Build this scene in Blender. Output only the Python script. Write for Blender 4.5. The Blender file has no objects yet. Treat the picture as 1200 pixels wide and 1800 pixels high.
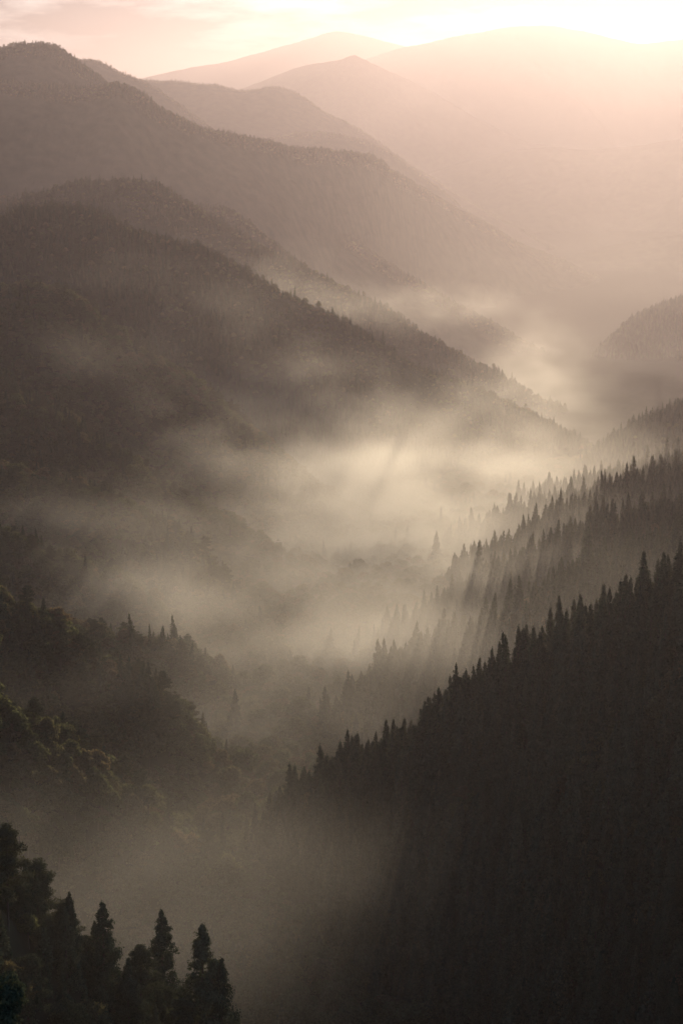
import bpy, math, random
import numpy as np
from mathutils import Vector
from mathutils.bvhtree import BVHTree

S = bpy.context.scene
COL = S.collection
R = math.radians

# ------------------------------------------------------------------ camera
F_PX = 3500.0                      # focal length in pixels of the 1200 x 1800 photograph
EYE_Y = 170.0                      # row of the photograph that lies at eye level
PITCH = math.atan((900 - EYE_Y) / F_PX)
CZ = 700.0                         # altitude of the lookout above the datum
cam_d = bpy.data.cameras.new('camera')
cam = bpy.data.objects.new('camera', cam_d)
COL.objects.link(cam)
cam.location = (0, 0, CZ)
cam.rotation_euler = (math.pi / 2 - PITCH, 0, 0)
cam_d.sensor_fit = 'VERTICAL'
cam_d.sensor_height = 36.0
cam_d.lens = 36.0 * F_PX / 1800.0
cam_d.clip_start = 1.0
cam_d.clip_end = 200000.0
S.camera = cam


def ray(px, py):
    """direction through a pixel of the photograph"""
    a, b = (px - 600) / F_PX, (900 - py) / F_PX
    c, s = math.cos(PITCH), math.sin(PITCH)
    return np.array([a, c + b * s, -s + b * c])


def at(px, py, Y):
    """the point Y metres ahead seen at that pixel"""
    d = ray(px, py)
    return d * (Y / d[1]) + np.array([0, 0, CZ])


# ------------------------------------------------------------------ sun, sky, exposure
sd = ray(1165, -240)
sd /= np.linalg.norm(sd)
SUN_EL = math.asin(sd[2])
SUN_AZ = math.atan2(sd[0], sd[1])          # from +Y towards +X
sun_d = bpy.data.lights.new('sun', 'SUN')
sun_d.energy = 5.0
sun_d.angle = R(0.5)
sun_d.color = (1.0, 0.745, 0.49)
sun = bpy.data.objects.new('sun', sun_d)
COL.objects.link(sun)
sun.rotation_euler = Vector(-sd).to_track_quat('-Z', 'Y').to_euler()
sun.location = (300, 2000, 2500)

W = bpy.data.worlds.new('World')
S.world = W
W.use_nodes = True
nt = W.node_tree
bg = nt.nodes['Background']
sky = nt.nodes.new('ShaderNodeTexSky')
sky.sky_type = 'NISHITA'
sky.sun_disc = False
sky.sun_elevation = SUN_EL
sky.sun_rotation = SUN_AZ
sky.altitude = 700
sky.air_density = 1.0
sky.dust_density = 1.0
sky.ozone_density = 5.0
# a broken deck of soft cloud over the horizon
tc = nt.nodes.new('ShaderNodeTexCoord')
mp = nt.nodes.new('ShaderNodeMapping')
mp.inputs['Scale'].default_value = (9, 9, 46)
nz = nt.nodes.new('ShaderNodeTexNoise')
nz.inputs['Scale'].default_value = 1.6
nz.inputs['Detail'].default_value = 6
nz.inputs['Roughness'].default_value = 0.55
rp = nt.nodes.new('ShaderNodeValToRGB')
rp.color_ramp.elements[0].position = 0.46
rp.color_ramp.elements[0].color = (0, 0, 0, 1)
rp.color_ramp.elements[1].position = 0.66
rp.color_ramp.elements[1].color = (1, 1, 1, 1)
L = nt.links.new
L(tc.outputs['Generated'], mp.inputs['Vector'])
L(mp.outputs['Vector'], nz.inputs['Vector'])
L(nz.outputs['Fac'], rp.inputs['Fac'])
# thin grey-rose cloud low in the sky
sxyz = nt.nodes.new('ShaderNodeSeparateXYZ')
L(tc.outputs['Generated'], sxyz.inputs[0])
dk = nt.nodes.new('ShaderNodeMapRange'); dk.interpolation_type = 'SMOOTHSTEP'
dk.inputs['From Min'].default_value = 0.02; dk.inputs['From Max'].default_value = 0.30
dk.inputs['To Min'].default_value = 0.97; dk.inputs['To Max'].default_value = 0.0
L(sxyz.outputs['Z'], dk.inputs['Value'])
m2 = nt.nodes.new('ShaderNodeMix'); m2.data_type = 'RGBA'
cl = nt.nodes.new('ShaderNodeMix'); cl.data_type = 'RGBA'
cl.inputs[6].default_value = (0.66, 0.72, 1.0, 1)
cl.inputs[7].default_value = (6.3, 6.1, 6.0, 1)
L(rp.outputs['Color'], cl.inputs[0])
L(dk.outputs[0], m2.inputs[0]); L(sky.outputs['Color'], m2.inputs[6]); L(cl.outputs[2], m2.inputs[7])
L(m2.outputs[2], bg.inputs['Color'])
bg.inputs['Strength'].default_value = 0.115

S.view_settings.view_transform = 'Standard'
S.view_settings.look = 'None'
S.view_settings.gamma = 1.0
S.view_settings.exposure = 0.68
S.view_settings.use_curve_mapping = False

S.render.engine = 'CYCLES'
cy = S.cycles
cy.max_bounces = 3
cy.diffuse_bounces = 1
cy.glossy_bounces = 1
cy.transmission_bounces = 1
cy.volume_bounces = 1
cy.transparent_max_bounces = 8
cy.use_denoising = True
cy.use_adaptive_sampling = True
cy.adaptive_threshold = 0.018
cy.volume_step_rate = 1.0
cy.volume_max_steps = 512
cy.sample_clamp_indirect = 4.0
cy.caustics_reflective = False
cy.caustics_refractive = False

rng = np.random.default_rng(7)
random.seed(7)


# ------------------------------------------------------------------ noise and mesh helpers
def _hash(ix, iy, seed):
    h = (ix.astype(np.int64) * 374761393 + iy.astype(np.int64) * 668265263 + seed * 1274126177) & 0x7fffffff
    h = ((h ^ (h >> 13)) * 1274126177) & 0x7fffffff
    return ((h ^ (h >> 16)) & 0xffff) / 65535.0


def vnoise(x, y, seed=0):
    ix, iy = np.floor(x), np.floor(y)
    fx, fy = x - ix, y - iy
    fx = fx * fx * fx * (fx * (fx * 6 - 15) + 10)
    fy = fy * fy * fy * (fy * (fy * 6 - 15) + 10)
    a = _hash(ix, iy, seed); b = _hash(ix + 1, iy, seed)
    c = _hash(ix, iy + 1, seed); d = _hash(ix + 1, iy + 1, seed)
    return (a + (b - a) * fx) * (1 - fy) + (c + (d - c) * fx) * fy


def fbm(x, y, seed=0, octs=4):
    v, amp, tot = 0, 1.0, 0
    for k in range(octs):
        v = v + amp * vnoise(x * 2 ** k, y * 2 ** k, seed + 17 * k)
        tot += amp
        amp *= 0.5
    return v / tot


def np_mesh(name, verts, faces):
    """verts n x 3, faces m x k"""
    me = bpy.data.meshes.new(name)
    verts = np.asarray(verts, np.float32)
    faces = np.asarray(faces, np.int32)
    k = faces.shape[1]
    me.vertices.add(len(verts))
    me.vertices.foreach_set('co', verts.ravel())
    me.loops.add(faces.size)
    me.loops.foreach_set('vertex_index', faces.ravel())
    me.polygons.add(len(faces))
    me.polygons.foreach_set('loop_start', np.arange(0, faces.size, k, dtype=np.int32))
    me.polygons.foreach_set('loop_total', np.full(len(faces), k, np.int32))
    me.update(calc_edges=True)
    return me


def tag(o, label=None, cat=None, group=None, kind=None):
    if label: o['label'] = label
    if cat: o['category'] = cat
    if group: o['group'] = group
    if kind: o['kind'] = kind
    return o


# ------------------------------------------------------------------ materials
def mat(name):
    m = bpy.data.materials.new(name)
    m.use_nodes = True
    m.node_tree.nodes.clear()
    return m, m.node_tree.nodes, m.node_tree.links.new


def leaf_material(name, c0, c1, c2, trans=0.35):
    """two-sided leaves: diffuse + translucent; each tree has its own tint"""
    m, N, K = mat(name)
    out = N.new('ShaderNodeOutputMaterial')
    oi = N.new('ShaderNodeObjectInfo')
    cr = N.new('ShaderNodeValToRGB')
    e = cr.color_ramp.elements
    e[0].position, e[0].color = 0.0, (*c0, 1)
    e[1].position, e[1].color = 1.0, (*c2, 1)
    mid = e.new(0.6); mid.color = (*c1, 1)
    K(oi.outputs['Random'], cr.inputs['Fac'])
    geo = N.new('ShaderNodeNewGeometry')
    vm = N.new('ShaderNodeMix'); vm.data_type = 'RGBA'; vm.blend_type = 'MULTIPLY'; vm.inputs[0].default_value = 1.0
    mr = N.new('ShaderNodeMapRange'); mr.inputs['To Min'].default_value = 0.65; mr.inputs['To Max'].default_value = 1.35
    K(geo.outputs['Random Per Island'], mr.inputs['Value'])
    K(cr.outputs['Color'], vm.inputs[6]); K(mr.outputs['Result'], vm.inputs[7])
    df = N.new('ShaderNodeBsdfDiffuse'); tr = N.new('ShaderNodeBsdfTranslucent')
    ms = N.new('ShaderNodeMixShader'); ms.inputs[0].default_value = trans
    K(vm.outputs[2], df.inputs['Color']); K(vm.outputs[2], tr.inputs['Color'])
    K(df.outputs[0], ms.inputs[1]); K(tr.outputs[0], ms.inputs[2])
    K(ms.outputs[0], out.inputs['Surface'])
    return m


M_CEDAR = leaf_material('cedar_foliage', (0.046, 0.064, 0.037), (0.068, 0.090, 0.047), (0.108, 0.115, 0.058), 0.2)
M_BROAD = leaf_material('broadleaf_foliage', (0.098, 0.120, 0.055), (0.135, 0.146, 0.064), (0.18, 0.138, 0.075), 0.6)
M_PINE = leaf_material('pine_foliage', (0.068, 0.08, 0.044), (0.08, 0.09, 0.046), (0.10, 0.098, 0.052), 0.25)


def bark_material(name, a, b):
    m, N, K = mat(name)
    out = N.new('ShaderNodeOutputMaterial')
    p = N.new('ShaderNodeBsdfPrincipled'); p.inputs['Roughness'].default_value = 0.9
    t = N.new('ShaderNodeTexCoord'); mpp = N.new('ShaderNodeMapping'); mpp.inputs['Scale'].default_value = (6, 6, 0.7)
    n = N.new('ShaderNodeTexNoise'); n.inputs['Scale'].default_value = 2.0; n.inputs['Detail'].default_value = 5
    cr = N.new('ShaderNodeValToRGB')
    cr.color_ramp.elements[0].color = (*a, 1); cr.color_ramp.elements[1].color = (*b, 1)
    K(t.outputs['Object'], mpp.inputs['Vector']); K(mpp.outputs[0], n.inputs['Vector'])
    K(n.outputs['Fac'], cr.inputs['Fac']); K(cr.outputs[0], p.inputs['Base Color']); K(p.outputs[0], out.inputs['Surface'])
    return m


M_BARK = bark_material('bark', (0.045, 0.03, 0.022), (0.10, 0.075, 0.055))


def ground_material(name, a, b, scale):
    m, N, K = mat(name)
    out = N.new('ShaderNodeOutputMaterial')
    p = N.new('ShaderNodeBsdfDiffuse')
    t = N.new('ShaderNodeTexCoord')
    n = N.new('ShaderNodeTexNoise'); n.inputs['Scale'].default_value = scale; n.inputs['Detail'].default_value = 6
    cr = N.new('ShaderNodeValToRGB')
    cr.color_ramp.elements[0].position = 0.35; cr.color_ramp.elements[0].color = (*a, 1)
    cr.color_ramp.elements[1].position = 0.65; cr.color_ramp.elements[1].color = (*b, 1)
    K(t.outputs['Object'], n.inputs['Vector']); K(n.outputs['Fac'], cr.inputs['Fac'])
    K(cr.outputs[0], p.inputs['Color']); K(p.outputs[0], out.inputs['Surface'])
    return m


M_FLOOR = ground_material('forest_floor', (0.035, 0.032, 0.02), (0.06, 0.056, 0.03), 0.12)
M_FAR = ground_material('wooded_mountain', (0.03, 0.034, 0.02), (0.055, 0.055, 0.03), 0.03)


# ------------------------------------------------------------------ terrain: a valley floor and the spurs that come down to it
def floor_z(x, y):
    base = CZ - 290 - 0.085 * (np.clip(y, 0, 6000) - 650)
    return base + 14 * (fbm(x / 160, y / 160, 91, 3) - 0.5)


class Ridge:
    """a crest line in space; ground falls from it towards the viewer (front) and away (back)"""
    def __init__(s, name, label, pts, sf=0.62, sb=0.62, lf=None, lb=None, tree=None, mix=None, spacing=6.5, th=15,
                 up='L', gul=1.0, zone='', kind='hill', band=None, res=0.0025, canopy=0.0, rnd=1.0, drop=None):
        s.name, s.label, s.kind, s.zone = name, label, kind, zone
        P = np.array([at(*p) for p in pts])
        P[:, 2] -= th
        P = P[np.argsort(P[:, 0])]
        s.dm = float(np.mean(P[:, 1]))
        d = s.dm
        # carry the crest on past its ends: up/level outside the frame, down into the valley
        ext = 0.25 * d + 60
        a, b = P[0], P[-1]
        if up == 'L':
            P = np.vstack([[a[0] - ext, a[1] - 0.1 * ext, a[2] + 0.12 * ext], P,
                           [b[0] + ext, b[1], b[2] - 0.55 * ext]])
        elif up == 'R':
            P = np.vstack([[a[0] - ext, a[1], a[2] - 0.55 * ext], P,
                           [b[0] + ext, b[1] - 0.1 * ext, b[2] + 0.12 * ext]])
        else:
            P = np.vstack([[a[0] - ext, a[1], a[2] - 0.12 * ext], P, [b[0] + ext, b[1], b[2] - 0.12 * ext]])
        xs = np.linspace(P[0, 0], P[-1, 0], 600)
        k = np.exp(-0.5 * (np.arange(-18, 19) / (2.2 if kind == 'mountain' else 4.5)) ** 2); k /= k.sum()

        def sm(v):
            v = np.pad(v, 18, mode='reflect', reflect_type='odd')
            return np.convolve(v, k, 'valid')
        s.xs = xs
        s.yc = sm(np.interp(xs, P[:, 0], P[:, 1]))
        s.zc = sm(np.interp(xs, P[:, 0], P[:, 2]))
        s.sf, s.sb = sf, sb
        s.lf = lf or 0.4 * d
        s.lb = lb or 0.3 * d
        s.x0, s.x1 = xs[0], xs[-1]
        s.gul, s.res, s.canopy, s.rnd = gul, res, canopy, rnd
        s.seed = sum(ord(c) for c in label) % 997
        s.mix, s.spacing, s.tree, s.band = mix, spacing, tree, band

    def crest(s, x):
        return np.interp(x, s.xs, s.yc), np.interp(x, s.xs, s.zc)

    def h(s, x, y):
        yc, zc = s.crest(x)
        dy = y - yc
        d = s.dm
        r = 0.018 * d * s.rnd
        ad = np.sqrt(dy * dy + r * r) - r
        slope = np.where(dy < 0, s.sf, s.sb)
        L1 = 0.11 * d
        g = fbm(x / L1 + dy / (5 * L1), y / (3.2 * L1), s.seed, 4)
        g = 1 - np.abs(2 * g - 1) * 2
        env = np.minimum(1, ad / (0.09 * d))
        z = zc - slope * ad + s.gul * 0.022 * d * (g - 0.45) * env
        z = z + 0.0035 * d * (fbm(x / (0.03 * d), y / (0.03 * d), s.seed + 5, 3) - 0.5)
        if s.canopy:
            z = z + s.canopy * (vnoise(x / (s.canopy * 1.1), y / (s.canopy * 1.1), 3) + 0.6 * vnoise(x / (s.canopy * 0.5), y / (s.canopy * 0.5), 4) - 0.8)
        out = (x < s.x0) | (x > s.x1) | (dy < -s.lf) | (dy > s.lb)
        return np.where(out, -1e4, z)

    def build(s):
        nx = int((s.x1 - s.x0) / (s.res * s.dm))
        nyf = int(s.lf / (s.res * s.dm * 1.15)); nyb = int(s.lb / (s.res * s.dm * 2.2))
        xs = np.linspace(s.x0, s.x1, nx)
        v = np.concatenate([-s.lf * np.linspace(1, 0, nyf) ** 1.15, s.lb * np.linspace(0, 1, nyb + 1)[1:] ** 1.3])
        v[0] *= 0.9999; v[-1] *= 0.9999
        X = np.repeat(xs[:, None], len(v), 1)
        yc, _ = s.crest(xs)
        Y = yc[:, None] + v[None, :]
        Z = s.h(np.clip(X, s.x0 + 1e-3, s.x1 - 1e-3), Y)
        fz = floor_z(X, Y)
        Z = np.maximum(Z, fz - 40)
        n, m = X.shape
        idx = np.arange(n * m).reshape(n, m)
        f = np.stack([idx[:-1, :-1], idx[1:, :-1], idx[1:, 1:], idx[:-1, 1:]], -1).reshape(-1, 4)
        V = np.stack([X, Y, Z], -1).reshape(-1, 3)
        keep = ~np.all((Z <= fz - 25).reshape(-1)[f], axis=1)
        f = f[keep]
        me = np_mesh(s.name, V, f)
        me.polygons.foreach_set('use_smooth', np.ones(len(f), bool))
        me.materials.append(M_FAR if s.canopy else M_FLOOR)
        o = bpy.data.objects.new(s.name, me)
        COL.objects.link(o)
        tag(o, s.label, s.kind, kind='structure')
        s.V, s.f = V, f
        return o


LEFTMIX = dict(broadleaf=0.74, pine=0.17, cedar=0.09)
FARMIX = dict(broadleaf=0.22, pine=0.50, cedar=0.28)
RIGHTMIX = dict(cedar=0.97, broadleaf=0.03)
RIDGES = []


def ridge(*a, **k):
    RIDGES.append(Ridge(*a, **k))


# far mountains
ridge('mountain', 'pale broad mountain at the back, its rounded top left of the glow', [(200, 160, 24000), (260, 135, 24000), (330, 120, 24000), (400, 110, 24000), (440, 95, 24000), (490, 80, 24000), (540, 66, 24000), (590, 55, 24000), (640, 62, 24000), (690, 75, 24000), (780, 100, 24000), (900, 150, 24000)], up='B', kind='mountain', th=10, gul=.5, canopy=14, res=.002, sf=.5, lf=4500, lb=3500)
ridge('mountain', 'faint mountain almost lost in the glow under the sun', [(560, 150, 20000), (640, 100, 20000), (700, 82, 20000), (760, 71, 20000), (830, 60, 20000), (900, 45, 20000), (960, 44, 20000), (1040, 58, 20000), (1120, 75, 20000), (1200, 70, 20000), (1280, 60, 20000)], up='B', kind='mountain', th=10, gul=.6, canopy=14, res=.002, sf=.5, lf=4500, lb=3500)
ridge('mountain', 'hazy peaked mountain in the middle with a small pointed summit', [(360, 175, 15000), (430, 152, 15000), (480, 132, 15000), (530, 114, 15000), (570, 108, 15000), (600, 101, 15000), (621, 90, 15000), (642, 104, 15000), (668, 120, 15000), (700, 130, 15000), (760, 158, 15000), (830, 200, 15000), (920, 250, 15000)], up='B', kind='mountain', th=12, gul=.8, canopy=12, res=.002, sf=.55, lf=4000, lb=3000)
ridge('mountain', 'rose grey ridge with two low humps below the peaked mountain', [(150, 125, 10000), (200, 133, 10000), (240, 139, 10000), (300, 141, 10000), (340, 146, 10000), (380, 146, 10000), (415, 157, 10000), (450, 157, 10000), (490, 152, 10000), (530, 166, 10000), (565, 190, 10000), (620, 215, 10000), (700, 270, 10000), (800, 340, 10000)], up='L', kind='mountain', th=12, canopy=11, res=.002, sf=.55, lf=2900, lb=2000, mix=FARMIX, band=70, spacing=10, zone='the rose grey ridge')
ridge('mountain', 'small dark shoulder showing just behind the big left mountain', [(60, 112, 8000), (110, 108, 8000), (150, 105, 8000), (175, 108, 8000), (210, 126, 8000), (240, 136, 8000), (290, 165, 8000), (360, 215, 8000), (440, 270, 8000)], up='L', kind='mountain', th=12, canopy=10, res=.002, sf=.55, lf=2300, lb=1900, mix=FARMIX, band=70, spacing=10, zone='the small dark shoulder')
ridge('mountain', 'low hazy ridge peeping over the long slope of the left mountain', [(400, 252, 8600), (470, 238, 8600), (520, 230, 8600), (560, 229, 8600), (600, 233, 8600), (640, 243, 8600), (690, 268, 8600), (740, 305, 8600), (820, 370, 8600), (900, 420, 8600)], up='L', kind='mountain', th=12, canopy=10, res=.002, sf=.55, lf=2900, lb=2200, mix=FARMIX, band=70, spacing=10, zone='the low hazy ridge')
ridge('mountain', 'large purple grey mountain on the left with a flat wooded top', [(-60, 90, 5600), (0, 76, 5600), (40, 70, 5600), (70, 69, 5600), (100, 75, 5600), (125, 95, 5600), (160, 122, 5600), (200, 150, 5600), (250, 172, 5600), (330, 207, 5600), (420, 260, 5600), (500, 320, 5600), (600, 400, 5600), (700, 470, 5600)], up='L', kind='mountain', th=16, mix=FARMIX, spacing=6.5, sf=.6, lf=1500, lb=900, band=110, canopy=10, res=.0012, gul=1.2, zone='the flat topped left mountain')
ridge('mountain', 'long shoulder of the left mountain running down into the haze', [(150, 150, 5000), (195, 138, 5000), (225, 139, 5000), (260, 165, 5000), (300, 197, 5050), (350, 216, 5100), (400, 226, 5200), (450, 239, 5300), (500, 247, 5450), (550, 255, 5650), (600, 262, 5900), (645, 264, 6200), (690, 292, 6700), (740, 326, 7300), (800, 362, 7700), (900, 416, 8000), (980, 452, 8150), (1050, 486, 8300), (1115, 527, 8450), (1180, 575, 8600)], up='L', kind='mountain', th=16, mix=FARMIX, spacing=6.5, sf=.6, lf=2000, lb=800, band=110, canopy=10, res=.0012, gul=1.2, zone='the long far shoulder')
ridge('mountain', 'faint long ridge under the glow at the upper right', [(640, 345, 12500), (720, 312, 12500), (800, 285, 12500), (880, 268, 12500), (960, 258, 12500), (1040, 262, 12500), (1120, 254, 12500), (1200, 240, 12500), (1290, 232, 12500)], up='R', kind='mountain', th=12, canopy=11, res=.002, sf=.5, lf=3300, lb=2400)
ridge('mountain', 'soft lower ridge in the haze at the upper right edge', [(820, 520, 9000), (900, 478, 9000), (980, 448, 9000), (1060, 430, 9000), (1130, 420, 9000), (1200, 408, 9000), (1290, 396, 9000)], up='R', kind='mountain', th=12, canopy=10, res=.002, sf=.5, lf=2200, lb=1700)
ridge('hill', 'little hump showing behind the second left ridge', [(300, 372, 3900), (350, 357, 3900), (380, 354, 3900), (410, 366, 3900), (450, 395, 3900), (520, 450, 3900), (600, 510, 3900)], up='L', th=15, mix=FARMIX, spacing=6.5, band=90, canopy=9, res=.0015, zone='the little hump behind')
ridge('hill', 'dark grey wooded ridge in the left middle with a rounded summit', [(-60, 380, 3200), (0, 355, 3200), (60, 330, 3200), (130, 309, 3200), (200, 314, 3200), (235, 304, 3200), (270, 316, 3200), (330, 347, 3200), (400, 390, 3200), (480, 438, 3200), (560, 471, 3200), (620, 508, 3200), (680, 532, 3200), (740, 575, 3200)], up='L', th=15, mix=FARMIX, spacing=6, lf=900, band=120, canopy=9, res=.0018, zone='the rounded middle ridge')
ridge('hill', 'long dark spur falling from the left edge into the bright valley mist', [(-60, 385, 2250), (0, 368, 2280), (60, 346, 2300), (120, 347, 2300), (155, 352, 2300), (200, 376, 2300), (290, 403, 2300), (380, 432, 2300), (480, 490, 2300), (600, 552, 2300), (690, 606, 2320), (760, 642, 2350), (850, 672, 2400), (950, 722, 2450), (1040, 772, 2500)], up='L', th=15, mix=FARMIX, spacing=5.6, gul=.45, lf=750, zone='the long mid spur')
ridge('hill', 'shadowed left spur with a bumpy treetop edge above the mist', [(-60, 500, 1780), (0, 494, 1790), (70, 490, 1800), (110, 505, 1800), (150, 530, 1800), (200, 572, 1800), (270, 622, 1800), (330, 658, 1800), (380, 692, 1800), (430, 740, 1800), (490, 782, 1800), (560, 850, 1800)], up='L', th=13, mix=LEFTMIX, spacing=5, lf=520, zone='the shadowed left spur')
ridge('hill', 'darker short spur at the left edge below the shadowed one', [(-60, 640, 1490), (0, 668, 1500), (60, 692, 1500), (110, 722, 1500), (150, 752, 1500), (200, 792, 1500), (270, 830, 1500), (340, 880, 1500)], up='L', th=12, mix=LEFTMIX, spacing=4.8, lf=420, zone='the short dark spur')
ridge('hill', 'dim wooded knob wrapped in mist at the left', [(-60, 800, 1330), (0, 815, 1330), (80, 838, 1330), (150, 850, 1330), (200, 866, 1330), (270, 905, 1330), (340, 950, 1330), (380, 1000, 1330), (440, 1070, 1330)], up='L', th=12, mix=LEFTMIX, spacing=4.6, lf=330, zone='the misty knob')
ridge('hill', 'dark low spur with a soft edge above the glowing mist patch', [(-60, 925, 1130), (0, 940, 1140), (60, 952, 1150), (140, 987, 1150), (200, 1006, 1150), (245, 1026, 1150), (300, 1080, 1150), (370, 1150, 1150)], up='L', th=12, mix=LEFTMIX, spacing=4.5, lf=240, zone='the low dark spur')
ridge('hill', 'sunlit wooded bench in the mist in the left centre of the valley', [(40, 1090, 1000), (130, 1100, 1010), (230, 1112, 1020), (320, 1135, 1030), (400, 1190, 1040), (440, 1240, 1040), (480, 1310, 1040), (520, 1390, 1040)], up='L', th=11, mix=dict(broadleaf=.8, pine=.1, cedar=.1), spacing=4.5, lf=260, sf=.5, zone='the hazy sunlit bench')
ridge('hill', 'broadleaf hillside on the left with a knobbly canopy edge', [(-60, 1015, 800), (0, 1040, 820), (60, 1070, 835), (110, 1090, 845), (150, 1150, 850), (200, 1178, 850), (250, 1203, 850), (300, 1235, 850), (345, 1295, 850), (400, 1370, 850), (440, 1440, 850)], up='L', th=11, mix=LEFTMIX, spacing=4.4, lf=270, zone='the knobbly left hillside')
ridge('hill', 'dim broadleaf slope between the knobbly hillside and the nearest trees', [(-60, 1215, 620), (0, 1243, 630), (80, 1282, 645), (130, 1315, 655), (180, 1352, 660), (240, 1400, 660), (300, 1452, 660), (370, 1510, 660)], up='L', th=10, mix=dict(broadleaf=.85, pine=.1, cedar=.05), spacing=4.3, lf=200, zone='the dim lower slope')
ridge('hill', 'steep lookout slope just under the viewpoint, below the view', [(-1500, 2060, 70), (-600, 2040, 70), (0, 2030, 70), (600, 2060, 70), (1200, 2080, 70), (2200, 2120, 70)], up='B', th=0, sf=.12, sb=1.05, lf=90, lb=150, res=.02, gul=.3)
ridge('hill', 'near left bank with dark tall trees at the bottom of the view', [(-60, 1410, 300), (0, 1490, 318), (30, 1530, 325), (90, 1590, 330), (180, 1650, 338), (260, 1715, 345), (330, 1762, 350), (400, 1800, 355), (480, 1930, 360)], up='L', th=13, mix=dict(broadleaf=.36, pine=.28, cedar=.36), spacing=4.0, lf=130, lb=160, sf=.5, sb=.75, zone='the near left bank', rnd=1.0)
# right-hand spurs
ridge('hill', 'far right wooded knoll at the frame edge above the mist', [(1020, 640, 5400), (1070, 590, 5400), (1110, 556, 5400), (1150, 534, 5400), (1200, 515, 5400), (1280, 492, 5400)], up='R', th=16, mix=RIGHTMIX, spacing=9, zone='the far right knoll')
ridge('hill', 'grey right hill with a sharp treetop outline standing in mist', [(980, 850, 2200), (1030, 806, 2200), (1060, 778, 2200), (1100, 750, 2200), (1130, 735, 2200), (1200, 708, 2200), (1280, 680, 2200)], up='R', th=12, mix=RIGHTMIX, spacing=5.2, zone='the grey right hill')
ridge('hill', 'faint line of trees on a low right spur behind the cedar clump', [(860, 905, 1820), (950, 862, 1830), (1050, 838, 1840), (1120, 818, 1850), (1200, 790, 1850), (1280, 765, 1850)], up='R', th=16, mix=RIGHTMIX, spacing=5.6, lf=350, zone='the faint far right spur')
ridge('hill', 'pale right spur fading into the bright mist', [(680, 1010, 1580), (760, 952, 1580), (830, 918, 1590), (900, 892, 1600), (980, 872, 1600), (1060, 852, 1600), (1150, 826, 1600), (1280, 780, 1600)], up='R', th=17, mix=RIGHTMIX, spacing=5.4, lf=300, zone='the pale right spur')
ridge('hill', 'right spur that carries a dark dense clump of cedars', [(600, 1130, 1370), (680, 1060, 1370), (760, 1010, 1375), (830, 972, 1380), (900, 940, 1385), (955, 900, 1390), (985, 886, 1390), (1015, 888, 1390), (1045, 872, 1390), (1100, 848, 1395), (1200, 812, 1400), (1280, 780, 1400)], up='R', th=18, mix=RIGHTMIX, spacing=5.6, lf=260, zone='the spur with the cedar clump')
ridge('hill', 'right spur whose cedar tops cut the light into rays', [(480, 1230, 1150), (540, 1180, 1150), (600, 1125, 1150), (700, 1080, 1150), (780, 1035, 1150), (850, 992, 1150), (900, 968, 1150), (960, 940, 1155), (1060, 905, 1160), (1150, 882, 1165), (1280, 850, 1170)], up='R', th=19, mix=RIGHTMIX, spacing=5.4, lf=230, zone='the ray lit spur')
ridge('hill', 'dark right spur with a toothed edge of cedars', [(440, 1430, 930), (490, 1375, 935), (540, 1275, 940), (580, 1230, 945), (640, 1180, 950), (700, 1135, 950), (760, 1112, 950), (820, 1090, 950), (870, 1066, 950), (940, 1034, 950), (1000, 995, 950), (1050, 966, 950), (1120, 938, 950), (1200, 906, 950), (1280, 870, 950)], up='R', th=19, mix=RIGHTMIX, spacing=5.4, lf=230, zone='the toothed dark spur')
ridge('hill', 'big near right hillside of black green cedars', [(350, 1545, 760), (380, 1500, 755), (440, 1450, 745), (480, 1410, 738), (560, 1366, 725), (620, 1336, 712), (700, 1292, 695), (760, 1246, 680), (830, 1188, 662), (900, 1160, 645), (980, 1104, 625), (1080, 1080, 600), (1150, 1030, 585), (1200, 996, 575), (1280, 950, 560), (1400, 900, 540)], up='R', th=17, mix=RIGHTMIX, spacing=4.3, sf=.36, sb=.5, lf=330, lb=160, gul=.6, zone='the near right hillside')

for r_ in RIDGES:
    r_.build()

# the ground: one sheet from under the lookout to the horizon
gy = np.concatenate([np.linspace(-400, 4500, 260), np.geomspace(4600, 90000, 70)])
gu = np.linspace(-1, 1, 161)
GX = gu[None, :] * (0.45 * np.maximum(gy, 0) + 500)[:, None]
GY = np.repeat(gy[:, None], len(gu), 1)
GZ = floor_z(GX, GY)
n_, m_ = GX.shape
gi = np.arange(n_ * m_).reshape(n_, m_)
gf = np.stack([gi[:-1, :-1], gi[:-1, 1:], gi[1:, 1:], gi[1:, :-1]], -1).reshape(-1, 4)
gV = np.stack([GX, GY, GZ], -1).reshape(-1, 3)
gme = np_mesh('ground', gV, gf)
gme.polygons.foreach_set('use_smooth', np.ones(len(gf), bool))
gme.materials.append(M_FLOOR)
go = bpy.data.objects.new('ground', gme)
COL.objects.link(go)
tag(go, 'wooded valley floor running away under the mist', 'ground', kind='structure')

# ------------------------------------------------------------------ tree shapes
def cards(c, nrm, size, aspect=0.7, r=None):
    """n small leaf quads at centres c facing nrm"""
    r = r or rng
    n = len(c)
    nrm = nrm / np.maximum(np.linalg.norm(nrm, axis=1, keepdims=True), 1e-6)
    t = r.normal(size=(n, 3))
    u = np.cross(nrm, t); u /= np.maximum(np.linalg.norm(u, axis=1, keepdims=True), 1e-6)
    v = np.cross(nrm, u)
    s = (size * r.uniform(0.6, 1.25, n))[:, None]
    V = np.stack([c - u * s * .5, c - v * s * .5 * aspect + u * s * .05, c + u * s * .5, c + v * s * .5 * aspect - u * s * .08], 1).reshape(-1, 3)
    return V, np.arange(4 * n).reshape(-1, 4)


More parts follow.
